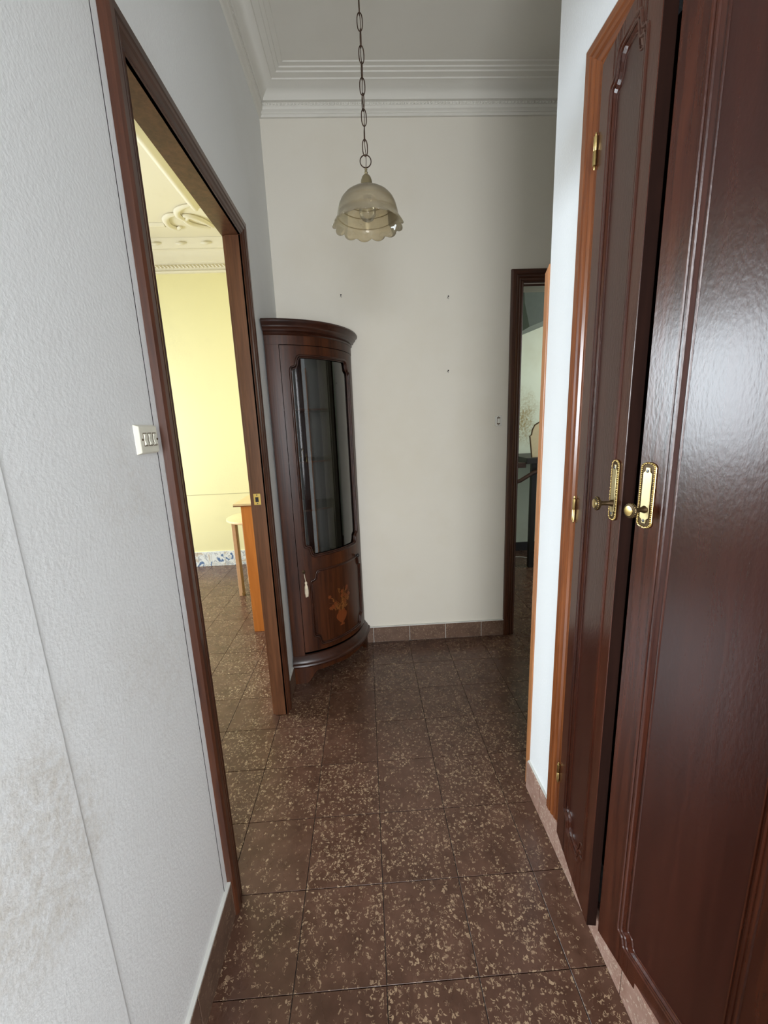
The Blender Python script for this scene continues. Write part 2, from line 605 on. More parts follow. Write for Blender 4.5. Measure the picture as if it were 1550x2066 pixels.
for a, b, c, d in ((WY0, WY0 + .05, WZ0, WZ1), (WY1 - .05, WY1, WZ0, WZ1), (WY0 + .05, WY1 - .05, WZ0, WZ0 + .05), (WY0 + .05, WY1 - .05, WZ1 - .05, WZ1), (3.13, 3.17, WZ0 + .05, WZ1 - .05)):
    MB().box(-4.07, -4.02, a, b, c, d).build('window_bar', 'window_white', wf, .003)

# green room beyond the end door
m = MB()
m.box(.5, 3.1, 4.54, 4.64, 0, H)
m.box(.5, .6, YE + .11, 4.54, 0, H)
m.box(3.0, 3.1, YE + .11, 4.54, 0, H)
m.build('wall_green', 'green', smooth=0, kind='structure')
MB().box(.5, 3.1, YE + .112, 4.64, H + .002, H + .1).build('ceiling_green', 'green', smooth=0, kind='structure')
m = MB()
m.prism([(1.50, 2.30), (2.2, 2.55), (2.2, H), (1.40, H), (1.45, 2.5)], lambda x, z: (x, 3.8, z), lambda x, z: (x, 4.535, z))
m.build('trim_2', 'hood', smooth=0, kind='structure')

# floor: mortar bed and tiles
TS, TX, TY = .2556, -.0094, .8269
fl = MB().box(-4.1, 3.1, -2.1, 4.65, -.06, -.005).build('floor', 'mortar', smooth=0, kind='structure')


def tile_mesh(sx, sy, name='tile'):
    j, c = .0012, .0003
    a, b = sx / 2 - j, sy / 2 - j
    mb = MB()
    mb.add([(x, y, -.0049) for x, y in ((-a, -b), (a, -b), (a, b), (-a, b))] +
           [(x, y, -c) for x, y in ((-a, -b), (a, -b), (a, b), (-a, b))] +
           [(x, y, 0) for x, y in ((-a + c, -b + c), (a - c, -b + c), (a - c, b - c), (-a + c, b - c))],
           [(0, 1, 5, 4), (1, 2, 6, 5), (2, 3, 7, 6), (3, 0, 4, 7), (4, 5, 9, 8), (5, 6, 10, 9), (6, 7, 11, 10), (7, 4, 8, 11), (8, 9, 10, 11)])
    me = bpy.data.meshes.new(name)
    me.from_pydata(mb.v, [], mb.f)
    me.materials.append(M['terrazzo'])
    return me


tm = tile_mesh(TS, TS)
done = set()
stuffmb = MB()
for j in range(-12, 15):
    for i in range(-16, 12):
        x, y = TX + (i + .5) * TS, TY + (j + .5) * TS
        if not (-4.1 < x < 3.0 and -2.05 < y < 4.6):
            continue
        hall = -3 < i < 3 and j < 8
        near = hall and -5 <= j
        yel = -9 <= i <= -3 and 1 <= j <= 14
        grn = (3 <= i <= 7 and 2 <= j <= 14) or (i == 2 and j >= 8)
        inside = hall or (i < -2 and y > -.5) or (i >= 2 and y > YC) or (j >= 8 and i > 2)
        if near or yel or grn:
            o = bpy.data.objects.new('tile', tm)
            COL.objects.link(o)
            o.parent = fl
            o.location = (x, y, random.uniform(-.0002, .0001))
            o.rotation_euler = (random.gauss(0, .0006), random.gauss(0, .0006), random.choice((0, 1, 2, 3)) * math.pi / 2)
        elif inside:
            stuffmb.box(x - TS / 2 + .001, x + TS / 2 - .001, y - TS / 2 + .001, y + TS / 2 - .001, -.0049, 0)
o = stuffmb.build('tile_field', 'terrazzo', fl, smooth=0)
o['kind'] = 'stuff'

# baseboards of terrazzo pieces
BH = .118


def baseboard(name, x0, x1, y0, y1, along, h=BH, mat='terrazzo_base', step=TS, phase=0.0, caulk=True):
    bx = MB()
    if mat == 'terrazzo_pink_lit':
        pass
    if caulk:
        e = .0
        bx.box(x0 + e, x1, y0, y1, h, h + .006)
    bx.box(x0 + .001, x1 - .001, y0 + .001, y1 - .001, 0, h - .004)
    root = bx.build(name, 'caulk' if caulk else 'mortar', smooth=0, kind='structure')
    a0, a1 = (x0, x1) if along == 'x' else (y0, y1)
    cuts = [a0]
    k = math.ceil((a0 - phase) / step + 1e-6)
    while phase + k * step < a1 - 1e-4:
        if phase + k * step - cuts[-1] > .01:
            cuts.append(phase + k * step)
        k += 1
    cuts.append(a1)
    for a, b in zip(cuts, cuts[1:]):
        g = .0012
        q = MB()
        if along == 'x':
            q.box(a + g, b - g, y0 - .0015, y1, 0.001, h)
        elif name == 'baseboard_left':
            q.box(x0, x1 + .0015, a + g, b - g, 0.001, h)
        else:
            q.box(x0 - .0015, x1, a + g, b - g, 0.001, h)
        q.build('tile', mat, root, .0015, 0)
    return root


baseboard('baseboard_left', XL, -.4795, -2, 1.078, 'y', .128)
baseboard('baseboard_left_far', XL, -.4795, 2.047, YE, 'y', .12)
baseboard('baseboard_right', .6055, XR, -2, YC + .004, 'y', .126, 'terrazzo_pink_lit', caulk=False)
MB().box(.609, XR, 1.222, YC, .1255, .131).build('trim_7', 'caulk', smooth=0, kind='structure')
baseboard('baseboard_far', -.49, .945, 2.6445, YE, 'x', .112)
baseboard('baseboard_yellow', -4.0, -.56, YY - .012, YY, 'x', .165, 'azulejo', .15)

# cornices
prof = [(0, 3.160), (.010, 3.161), (.016, 3.170), (.010, 3.178), (.014, 3.182), (.024, 3.188), (.028, 3.200), (.020, 3.207), (.020, 3.222),
        (.032, 3.225), (.036, 3.232), (.046, 3.243), (.066, 3.260), (.088, 3.271), (.096, 3.273), (.099, 3.278), (.125, 3.283), (.129, 3.288), (.144, 3.290), (.147, 3.295), (.168, 3.296), (.172, 3.300)]
c = sweep([(2.3, YE), (XL, YE), (XL, -2)], prof).build('trim_3', 'ceiling', smooth=40, kind='structure')
b = MB()
x = -.46
while x < 2.2:
    b.sphere((x, YE - .021, 3.2145), .0065, 6, 4)
    x += .019
y = -.2
while y < 2.62:
    b.sphere((XL + .021, y, 3.2145), .0065, 6, 4)
    y += .019
o = b.build('bead_row', 'ceiling', c, smooth=60)
o['kind'] = 'stuff'
sweep([(XR, -2), (XR, YC), (2.3, YC)], prof).build('trim_4', 'ceiling', smooth=40, kind='structure')
# yellow room cornice and ceiling mouldings
YP = [(0, 3.045), (.028, 3.047), (.032, 3.060), (.018, 3.066), (.022, 3.075), (.034, 3.078), (.036, 3.118), (.046, 3.122), (.046, 3.132), (.055, 3.136), (.06, 3.17),
      (.075, 3.21), (.085, 3.218), (.105, 3.222), (.105, 3.232), (.125, 3.245), (.150, 3.275), (.165, 3.30)]
M['dado'] = plain('dado line', (.45, .40, .24), .8)
MB().box(-3.99, -.565, YY - .0025, YY, .823, .828).build('trim_8', 'dado', smooth=0, kind='structure')
c = sweep([(-.56, YY), (-4.0, YY)], YP).build('trim_5', 'cream', smooth=40, kind='structure')
b = MB()
x = -2.6
while x < -.7:
    b.tube([(x - .014, YY - .038, 3.108), (x, YY - .044, 3.098), (x + .014, YY - .038, 3.088)], .007, 5)
    x += .036
o = b.build('rope_row', 'cream', c, smooth=60)
o['kind'] = 'stuff'
for k in range(7):
    x = -2.35 + k * .235
    b = MB()
    b.tube([(x - .06, YY - .135, 3.262), (x - .02, YY - .15, 3.255), (x + .02, YY - .15, 3.257), (x + .05, YY - .14, 3.266)], [.004, .016, .012, .003], 8)
    b.build('leaf_ornament', 'cream', c, smooth=60)
orn = struct_empty('trim_6', (-1.3, 3.0, 3.30))
b = MB()
pr = [(-.045, 3.30), (-.040, 3.288), (-.026, 3.284), (-.018, 3.270), (.0, 3.262), (.018, 3.270), (.026, 3.284), (.040, 3.288), (.045, 3.30)]
b.prism(pr, lambda a, z: (-1.285 + a, .2, z), lambda a, z: (-1.285 + a, 3.84, z))
b.build('ridge_moulding', 'cream', orn, smooth=50)
b = MB()
b.prism([(-.03, 3.30), (-.02, 3.280), (0, 3.275), (.02, 3.282), (.03, 3.30)], lambda a, z: (-3.9, 4.12 + a, z), lambda a, z: (-1.66, 4.12 + a, z))
b.build('ridge_moulding', 'cream', orn, smooth=50)


def curl(pts, r):
    P = [Vector((a, b_, 3.292)) for a, b_ in pts]
    out = []
    n = len(P)
    for i in range(n - 1):
        p0, p1, p2, p3 = P[max(i - 1, 0)], P[i], P[i + 1], P[min(i + 2, n - 1)]
        for k in range(6):
            t = k / 6
            out.append(.5 * ((2 * p1) + (p2 - p0) * t + (2 * p0 - 5 * p1 + 4 * p2 - p3) * t * t + (3 * p1 - p0 - 3 * p2 + p3) * t ** 3))
    out.append(P[-1])
    N = len(out)
    MB().tube(out, [r * (.35 + .65 * math.sin(math.pi * (i + 1) / (N + 1)) ** .6) for i in range(N)], 8, flat=.7, up=(0, 0, 1)).build('scroll_moulding', 'cream', orn, smooth=60)


curl([(-1.31, 3.80), (-1.39, 3.83), (-1.45, 3.88), (-1.48, 3.96), (-1.45, 4.03), (-1.41, 4.00)], .026)
curl([(-1.47, 3.94), (-1.55, 3.955), (-1.61, 4.02), (-1.63, 4.12), (-1.59, 4.19), (-1.54, 4.16)], .028)
curl([(-1.44, 3.965), (-1.38, 3.98), (-1.31, 4.05), (-1.26, 4.17)], .030)
curl([(-1.46, 4.02), (-1.44, 4.10), (-1.37, 4.16), (-1.29, 4.19)], .028)

# ------------------------------------------------------------------ doorways
CP = [(0, 0), (0, .009), (.004, .012), (.010, .010), (.013, .013), (.022, .017), (.027, .014), (.032, .019), (.040, .021), (.044, .018), (.048, .022), (.066, .022), (.074, .017), (.076, 0)]
d1 = struct_empty('door_1', (XL, 1.5, 0))
casing(d1, ('casing_dark', 'casing_dark_y'), (XL, 0, 0), (0, 1, 0), (1, 0, 0), 1.098, 1.950, 2.308, 0, [(w * .95, t) for w, t in CP])
MB().box(-.562, XL + .009, 1.066, 1.098, 0, 2.308).build('jamb', 'jamb', d1, .002, 0)
MB().box(-.548, XL + .009, 1.950, 1.975, 0, 2.308).build('jamb', 'jamb', d1, .002, 0)
MB().box(-.562, XL + .009, 1.066, 1.975, 2.308, 2.316).build('jamb_head', 'jamb', d1, 0, 0)
MB().box(-.560, -.548, 1.958, 1.975, 0, 2.308).build('door_stop', 'jamb', d1, .002, 0)
sp = MB().box(-.541, -.508, 1.9475, 1.950, 1.150, 1.205).build('strike_plate', 'brass', d1, .001, 0)
MB().box(-.533, -.518, 1.9468, 1.9480, 1.164, 1.188).build('latch_hole', 'gap', sp, 0, 0)
for z in (1.157, 1.198):
    MB().lathe([(.0032, 0), (.003, .0012)], (-.5245, 1.9476, z), (0, -1, 0), 10).build('screw', 'steel', sp)

d2 = struct_empty('door_2', (1.38, YE, 0))
casing(d2, ('casing_dark', 'casing_dark_x'), (0, YE, 0), (1, 0, 0), (0, -1, 0), DX0, DX1, DH + .02, 0, CP)
MB().box(DX0 - .012, DX0, YE - .009, YE + .112, 0, DH).build('jamb', 'casing_dark', d2, .001, 0)
MB().box(DX1, DX1 + .012, YE - .009, YE + .112, 0, DH).build('jamb', 'casing_dark', d2, .001, 0)
MB().box(DX0 - .012, DX1 + .012, YE - .009, YE + .112, DH, DH + .012).build('jamb_head', 'casing_dark_x', d2, 0, 0)

m = MB()
m.prism([(YC, 0), (YC + .030, 0), (YC + .030, 1.962), (YC, 1.982)], lambda y, z: (.6118, y, z), lambda y, z: (.705, y, z))
m.build('trim_1', 'orange_wood', None, .002, 0, kind='structure')


# ------------------------------------------------------------------ shapes with a notched opening, on a plane or bent on a cylinder
def notch(ds, pts):
    if ds <= pts[0][0]:
        return pts[0][1]
    for (a, b), (c_, d_) in zip(pts, pts[1:]):
        if ds <= c_:
            return b + (d_ - b) * (ds - a) / (c_ - a) if c_ > a else d_
    return 0


NP = [(0, .070), (.003, .060), (.008, .055), (.018, .053), (.026, .048), (.031, .036), (.034, .018), (.040, .006), (.052, 0)]


def scaled(pts, k):
    return [(a * k, b * k) for a, b in pts]


def opening_cols(s0, s1, pts, step):
    ss = sorted(set([round(s0 + a, 5) for a, _ in pts] + [round(s1 - a, 5) for a, _ in pts]))
    out = []
    for a, b in zip(ss, ss[1:]):
        n = max(1, int(math.ceil((b - a) / step)))
        out += [a + (b - a) * k / n for k in range(n)]
    return out + [ss[-1]]


def holed(mp, s0, s1, z0, z1, hs0, hs1, hz0, hz1, pts, t0, t1, step=.015):
    mb = MB()
    cols = opening_cols(hs0, hs1, pts, step)

    def solid(sa, sb, za0, za1, zb0, zb1):
        vs = [mp(s, t, z) for t in (t0, t1) for s, z in ((sa, za0), (sb, zb0), (sb, zb1), (sa, za1))]
        mb.add(vs, [(0, 1, 2, 3), (7, 6, 5, 4), (0, 4, 5, 1), (3, 2, 6, 7), (0, 3, 7, 4), (1, 5, 6, 2)])

    def span(a, b):
        n = max(1, int(math.ceil((b - a) / step)))
        return [a + (b - a) * k / n for k in range(n + 1)]
    for a, b in ((s0, hs0), (hs1, s1)):
        q = span(a, b)
        for u, v in zip(q, q[1:]):
            solid(u, v, z0, z1, z0, z1)
    for u, v in zip(cols, cols[1:]):
        nu = notch(min(u - hs0, hs1 - u), pts)
        nv = notch(min(v - hs0, hs1 - v), pts)
        solid(u, v, hz1 - nu, z1, hz1 - nv, z1)
        solid(u, v, z0, hz0 + nu, z0, hz0 + nv)
    return mb


def loop_path(hs0, hs1, hz0, hz1, pts, step=.02, off=0):
    cols = opening_cols(hs0 + off, hs1 - off, pts, step)
    a0, a1, b0, b1 = hs0 + off, hs1 - off, hz0 + off, hz1 - off
    top = [(s, b1 - notch(min(s - a0, a1 - s), pts)) for s in cols]
    bot = [(s, b0 + notch(min(s - a0, a1 - s), pts)) for s in cols][::-1]
    return top + bot


def sheet(mp, s0, s1, z0, z1, t0, t1, step=.015):
    mb = MB()
    n = max(1, int(math.ceil((s1 - s0) / step)))
    for k in range(n):
        a, b = s0 + (s1 - s0) * k / n, s0 + (s1 - s0) * (k + 1) / n
        vs = [mp(s, t, z) for t in (t0, t1) for s, z in ((a, z0), (b, z0), (b, z1), (a, z1))]
        fs = [(0, 1, 2, 3), (7, 6, 5, 4), (0, 4, 5, 1), (3, 2, 6, 7)]
        if k == 0:
            fs.append((0, 3, 7, 4))
        if k == n - 1:
            fs.append((1, 5, 6, 2))
        mb.add(vs, fs)
    return mb


# ------------------------------------------------------------------ wardrobe built into the right wall
wd = thing('built_in_wardrobe', (XR, .80, 0), 'tall glossy mahogany wardrobe with two panelled doors built into the right wall, doors slightly ajar', 'wardrobe')
fr_ = casing(wd, ('casing', 'casing_y'), (XR, 0, 0), (0, -1, 0), (-1, 0, 0), -1.137, -.425, 2.316, .126, [(w * 1.04, t * .86) for w, t in CP])
for o in fr_:
    o.name = 'frame_rail' if o.name.startswith('casing_head') else 'frame_post'
m = MB()
m.box(.70, 1.25, .40, 1.16, .09, .11)
m.box(.70, 1.25, .40, 1.16, 2.33, 2.35)
m.box(1.25, 1.27, .40, 1.16, .09, 2.35)
m.box(.70, 1.25, .38, .40, .09, 2.35)
m.box(.70, 1.25, 1.16, 1.18, .09, 2.35)
m.build('carcass', 'cab_dark', wd, 0, 0)


def leaf(p0, p1, W, z0, z1, hole, notch_pts, plate_s, hinge_s, zs, label, pz=(1.265, 1.404), edge_rebate=0):
    p0 = Vector((p0[0], p0[1], 0))
    p1 = Vector((p1[0], p1[1], 0))
    d = (p1 - p0).normalized()
    n = Vector((d.y, -d.x, 0))
    if n.x > 0:
        n = -n

    def mp(s, t, z):
        return p0 + d * s + n * t + Vector((0, 0, z))
    hs0, hs1, hz0, hz1 = hole
    door = holed(mp, 0, W, z0, z1, hs0, hs1, hz0, hz1, notch_pts, -.016, 0, .5).build('door', 'leaf', wd, .0015, 0)
    door['label'] = label
    sheet(mp, 0.0, W, z0, z1, -.026, -.016, 1).build('door_back', 'leaf', door, 0, 0)
    sheet(mp, hs0 + .002, hs1 - .002, hz0 + .002, hz1 - .002, -.016, -.0075, 1).build('panel', 'leaf_panel', door, 0, 0)
    la, lb = loop_path(hs0, hs1, hz0, hz1, notch_pts, .5, .001), loop_path(hs0, hs1, hz0, hz1, notch_pts, .5, .010)
    bv = MB()
    N_ = len(la)
    bv.add([mp(a_, -.002, b_) for a_, b_ in la] + [mp(a_, -.0085, b_) for a_, b_ in lb], [(i_, (i_ + 1) % N_, N_ + (i_ + 1) % N_, N_ + i_) for i_ in range(N_)])
    bv.build('bevel', 'leaf', door, 0, 0)
    sheet(mp, W - .0002, W + .0012, z0, z1, -.026, -.0012, 1).build('door_edge_shade', 'edge', door, 0, 0)  # added strip that paints the shade on the leaf edge
    mm = MB()
    for off, t, r in ((-.010, .0, .0036), (-.001, -.001, .0034), (.012, -.0075, .0026)):
        mm.tube([mp(s, t, z) for s, z in loop_path(hs0, hs1, hz0, hz1, notch_pts, .5, off)], r, 6, True, up=n)
    mm.build('moulding', 'leaf', door, 0, 50)
    # handle plate
    a, b = plate_s
    z_0, z_1 = pz
    ph = MB()
    w_ = (b - a)
    poly = []
    for k in range(9):
        th = math.pi * k / 8
        poly.append((b - w_ / 2 + math.cos(th) * w_ / 2, z_1 - .010 + math.sin(th) * .010))
    for k in range(9):
        th = math.pi + math.pi * k / 8
        poly.append((b - w_ / 2 + math.cos(th) * w_ / 2, z_0 + .010 + math.sin(th) * .010))
    ph.prism(poly, lambda s, z: mp(s, 0, z), lambda s, z: mp(s, .0022, z))
    plate = ph.build('handle_plate', 'brass_dark', door, .0006, 0)
    bd = MB()
    L = len(poly)
    ring = []
    for i in range(L):
        q0, q1 = poly[i], poly[(i + 1) % L]
        ln = math.hypot(q1[0] - q0[0], q1[1] - q0[1])
        k = max(1, int(ln / .0042))
        for j_ in range(k):
            ring.append((q0[0] + (q1[0] - q0[0]) * j_ / k, q0[1] + (q1[1] - q0[1]) * j_ / k))
    cx, cz = (a + b) / 2, (z_0 + z_1) / 2
    for i, (s, z) in enumerate(ring):
        s2, z2 = cx + (s - cx) * .88, cz + (z - cz) * .975
        pnt = mp(s2, .0030, z2)
        bd.sphere(pnt, .0024 if i % 2 else .0017, 6, 4)
    bd.tube([mp(cx + (s - cx) * .99, .0022, cz + (z - cz) * .995) for s, z in ring], .0011, 5, True, up=n)
    bd.build('beaded_rim', 'brass', door, 0, 60)
    iw = w_ * .29
    ip = [(cx - iw, z_0 + .022), (cx - iw * .55, z_0 + .018), (cx - iw * .45, z_0 + .010), (cx + iw * .45, z_0 + .010), (cx + iw * .55, z_0 + .018), (cx + iw, z_0 + .022),
          (cx + iw, z_1 - .022), (cx + iw * .55, z_1 - .018), (cx + iw * .45, z_1 - .010), (cx - iw * .45, z_1 - .010), (cx - iw * .55, z_1 - .018), (cx - iw, z_1 - .022)]
    MB().prism(ip, lambda s, z: mp(s, .002, z), lambda s, z: mp(s, .0045, z)).build('smooth_plate', 'brass_pale', door, .0008, 0)
    for z in (z_0 + .016, z_1 - .018):
        MB().lathe([(.0030, .0040), (.0032, .0052), (.002, .0058)], mp(cx, 0, z), n, 12).build('screw', 'steel', door)
    kz = z_0 + .040
    MB().lathe([(.0085, .004), (.007, .008), (.0052, .012), (.0048, .024), (.0062, .030), (.006, .034)], mp(cx, 0, kz), n, 16).build('knob_stem', 'brass_dark', door)
    MB().lathe([(.004, .031), (.012, .032), (.0158, .035), (.0165, .038), (.015, .0415), (.0115, .0425)], mp(cx, 0, kz), n, 24).build('knob', 'brass_dark', door)
    kr = MB()
    tx = n.cross(Vector((0, 0, 1)))
    for k in range(20):
        th = 2 * math.pi * k / 20
        kr.sphere(mp(cx, .0395, kz) + tx * math.cos(th) * .0140 + Vector((0, 0, 1)) * math.sin(th) * .0140, .0021, 6, 4)
    kr.build('knob_rim', 'brass', door, 0, 60)
    MB().lathe([(.0108, .041), (.0105, .0440), (.007, .0447)], mp(cx, 0, kz), n, 20).build('knob_face', 'brass', door)
    for z in zs:
        q = mp(hinge_s, .004, z)
        hb = MB().lathe([(.0012, -.040), (.003, -.036), (.0022, -.033), (.0052, -.031), (.0052, -.0008), (.0046, 0), (.0052, .0008), (.0052, .031), (.0022, .033), (.003, .036), (.0012, .040)], q, (0, 0, 1), 14)
        hb.build('hinge', 'brass', door, 0, 40)
    return door, mp


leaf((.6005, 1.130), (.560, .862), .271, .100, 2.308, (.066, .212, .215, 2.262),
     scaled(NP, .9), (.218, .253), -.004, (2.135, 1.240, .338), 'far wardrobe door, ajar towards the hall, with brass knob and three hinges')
leaf((.583, .844), (.614, .661), .400, .104, 2.308, (.072, .322, .185, 2.262),
     scaled(NP, .55), (.006, .043), .404, (2.135, 1.240, .338), 'near wardrobe door with wide panel reflecting the daylight')

# ------------------------------------------------------------------ corner display cabinet
CX, CY, RB = XL + .006, 2.651, .424
cabt = thing('corner_cabinet', (-.30, 2.46, 0), 'tall dark walnut corner display cabinet with bowed glass door and floral inlay', 'cabinet')


def cyl(r):
    def f(s, t, z):          # s: metres along the arc of radius r
        th = s / r
        return Vector((CX + (r + t) * math.sin(th), CY - (r + t) * math.cos(th), z))
    return f


def cyd(deg):
    return math.radians(deg) * RB


cm = cyl(RB)


def sector(r, z0, z1, d0=0, d1=90, n=30):
    pts = [(0.0, 0.0)] + [(r * math.sin(math.radians(d0 + (d1 - d0) * k / n)), -r * math.cos(math.radians(d0 + (d1 - d0) * k / n))) for k in range(n + 1)]
    return MB().prism(pts, lambda a, b: (CX + a, CY + b, z0), lambda a, b: (CX + a, CY + b, z1))


def arc_mould(prof, mat, name, d0=0, d1=90, n=36):
    mb = MB()
    N = len(prof)
    vs = []
    for k in range(n + 1):
        th = math.radians(d0 + (d1 - d0) * k / n)
        for r, z in prof:
            vs.append((CX + r * math.sin(th), CY - r * math.cos(th), z))
    fs = [(k * N + i, (k + 1) * N + i, (k + 1) * N + (i + 1) % N, k * N + (i + 1) % N) for k in range(n) for i in range(N)]
    fs += [tuple(range(N)), tuple(n * N + i for i in range(N))[::-1]]
    return mb.add(vs, fs).build(name, mat, cabt, 0, 38)


# carcass: backs against the two walls, floor, roof, the flat side posts
m = MB()
m.box(CX, CX + .012, CY - RB + .004, CY, .10, 1.96)
m.box(CX + .012, CX + RB - .004, CY - .012, CY, .10, 1.96)
m.build('back', 'cab_dark', cabt, 0, 0)
sector(RB - .004, .16, .178).build('bottom_board', 'cab_dark', cabt, 0, 40)
sector(RB - .004, 1.945, 1.965).build('top_board', 'cab_dark', cabt, 0, 40)
sector(RB - .030, .705, .720).build('middle_board', 'cab_dark', cabt, 0, 40)
for z in (1.047, 1.320, 1.604):
    sector(RB - .030, z - .009, z).build('shelf', 'cab', cabt, 0, 40)
for a, b in ((0, 9.4), (80.6, 90)):
    sheet(cm, cyd(a), cyd(b), .17, 1.95, -.020, 0, .012).build('side_post', 'cab', cabt, 0, 40)
sheet(cm, 0, cyd(90), 1.922, 1.975, -.012, .002, .012).build('frieze', 'cab', cabt, 0, 40)
arc_mould([(RB - .01, 1.966), (RB + .004, 1.966), (RB + .010, 1.972), (RB + .006, 1.980), (RB + .018, 1.986), (RB + .022, 1.996), (RB + .030, 2.002),
           (RB + .032, 2.010), (RB + .042, 2.018), (RB + .045, 2.028), (RB + .041, 2.036), (RB + .030, 2.040), (.02, 2.040), (.02, 1.966)], 'cab_x', 'cornice')
arc_mould([(.02, .178), (.02, .108), (RB + .022, .108), (RB + .033, .113), (RB + .037, .122), (RB + .033, .130), (RB + .026, .133), (RB + .022, .140), (RB + .018, .152), (RB + .010, .158), (RB + .004, .172), (RB - .006, .178)],
          'cab_x', 'plinth_moulding')
# plinth skirt with a scalloped cut between two feet
mb = MB()
N = 40
for k in range(N):
    def zb(u):
        e = min(u, 1 - u)
        return 0.0 if e < .115 else min(.072, (e - .115) * .9) if e < .2 else .072 + .006 * math.sin((e - .2) / .3 * math.pi)
    u0, u1 = k / N, (k + 1) / N
    vs = []
    for t in (-.012, .012):
        for s, z in ((u0, zb(u0)), (u1, zb(u1)), (u1, .110), (u0, .110)):
            vs.append(cm(s * cyd(90), t + .004, z))
    mb.add(vs, [(0, 1, 2, 3), (7, 6, 5, 4), (0, 4, 5, 1), (3, 2, 6, 7)] + ([(0, 3, 7, 4)] if k == 0 else []) + ([(1, 5, 6, 2)] if k == N - 1 else []))
mb.build('plinth_skirt', 'cab', cabt, 0, 40)
# bowed door
GD0, GD1, GZ0, GZ1 = cyd(16.0), cyd(73.0), .782, 1.868
PD0, PD1, PZ0, PZ1 = cyd(18.5), cyd(75.0), .228, .692
NPC = scaled(NP, 1.05)
mb = holed(cm, cyd(9.8), cyd(80.2), .738, 1.918, GD0, GD1, GZ0, GZ1, NPC, -.016, .004, .012)
mb2 = holed(cm, cyd(9.8), cyd(80.2), .195, .738, PD0, PD1, PZ0, PZ1, NPC, -.016, .004, .012)
mb.add(mb2.v, mb2.f)
door = mb.build('door', 'cab', cabt, 0, 40)
sheet(cm, GD0 - .01, GD1 + .01, GZ0 - .01, GZ1 + .01, -.0125, -.0105, .012).build('glass_pane', 'pane', door, 0, 60)
sheet(cm, PD0 - .01, PD1 + .01, PZ0 - .01, PZ1 + .01, -.012, -.004, .008).build('panel', 'cab', door, 0, 60)
for (a, b, c_, d_), nm in (((GD0, GD1, GZ0, GZ1), 'glass_moulding'), ((PD0, PD1, PZ0, PZ1), 'panel_moulding')):
    mm = MB()
    lp = loop_path(a, b, c_, d_, NPC, .012, -.002)
    mm.tube([cm(s, .003, z) for s, z in lp], .0062, 8, True, flat=.9)
    lp = loop_path(a, b, c_, d_, NPC, .012, .006)
    mm.tube([cm(s, -.002, z) for s, z in lp], .004, 6, True)
    mm.build(nm, 'cab_x', door, 0, 60)
# keyhole escutcheon, key and tassel
MB().lathe([(.009, -.001), (.009, .003), (.004, .004)], cm(cyd(13.6), .004, .700), cm(cyd(13.6), 1, 0) - cm(cyd(13.6), 0, 0), 16).build('escutcheon', 'brass_dark', door)
# inlay: vase with flowers and leaves


def patch(poly, off=.0006, name='inlay'):
    mb_ = MB()
    cs = sum(p[0] for p in poly) / len(poly)
    cz_ = sum(p[1] for p in poly) / len(poly)
    n_ = len(poly)
    inner = [(cs + (p[0] - cs) * .5, cz_ + (p[1] - cz_) * .5) for p in poly]
    T = -.004 + off
    vs = [cm(p[0], T, p[1]) for p in poly] + [cm(p[0], T, p[1]) for p in inner] + [cm(cs, T, cz_)]
    fs = [(i, (i + 1) % n_, n_ + (i + 1) % n_, n_ + i) for i in range(n_)] + [(n_ + i, n_ + (i + 1) % n_, 2 * n_) for i in range(n_)]
    mb_.add(vs, fs)
    return mb_


VC, VZ = cyd(44.5), .300
pv = []
vprof = [(.014, 0), (.020, .004), (.008, .012), (.008, .018), (.022, .030), (.036, .046), (.043, .062), (.040, .078), (.028, .090), (.024, .096), (.030, .102)]
for r, z in vprof:
    pv.append((VC + r, VZ + z))
for r, z in vprof[::-1]:
    pv.append((VC - r, VZ + z))
mb = MB()
cols = 14
for k in range(len(vprof) - 1):
    for q in range(cols):
        (ra, za), (rb_, zb_) = vprof[k], vprof[k + 1]
        f0, f1 = -1 + 2 * q / cols, -1 + 2 * (q + 1) / cols
        mb.add([cm(VC + ra * f0, -.0033, VZ + za), cm(VC + ra * f1, -.0033, VZ + za), cm(VC + rb_ * f1, -.0033, VZ + zb_), cm(VC + rb_ * f0, -.0033, VZ + zb_)], [(0, 1, 2, 3)])
mb.build('inlay_vase', 'inlay_red', door, 0, 60)
rnd = random.Random(11)
fl_mb, lf_mb, st_mb = MB(), MB(), MB()


def leafpoly(x, z, ang, L, Wd):
    pts = []
    for k in range(10):
        th = 2 * math.pi * k / 10
        a = math.cos(th) * L / 2
        b = math.sin(th) * Wd / 2 * (1 - .35 * math.cos(th))
        pts.append((x + a * math.cos(ang) - b * math.sin(ang), z + a * math.sin(ang) + b * math.cos(ang)))
    return pts


for k in range(26):
    ang = math.radians(rnd.uniform(12, 168))
    rr = rnd.uniform(.06, .155)
    ex, ez = VC + math.cos(ang) * rr * .78, VZ + .10 + math.sin(ang) * rr * 1.05
    mx_, mz_ = VC + math.cos(ang) * rr * .3, VZ + .10 + math.sin(ang) * rr * .65
    st_mb.tube([cm(VC + math.cos(ang) * .012, -.0038, VZ + .098), cm(mx_, -.0038, mz_), cm(ex, -.0038, ez)], .0009, 4)
    for q in range(3):
        f = rnd.uniform(.35, 1)
        lx, lz = VC + (ex - VC) * f + rnd.uniform(-.008, .008), VZ + .10 + (ez - VZ - .10) * f
        p = patch(leafpoly(lx, lz, ang + rnd.uniform(-1, 1), rnd.uniform(.014, .026), rnd.uniform(.005, .009)))
        lf_mb.add(p.v, p.f)
    if k % 2 == 0:
        for q in range(6):
            th = q * math.pi / 3
            p = patch(leafpoly(ex + math.cos(th) * .007, ez + math.sin(th) * .007, th, .012, .008), .0009)
            fl_mb.add(p.v, p.f)
st_mb.build('inlay_stems', 'inlay', door, 0, 0)
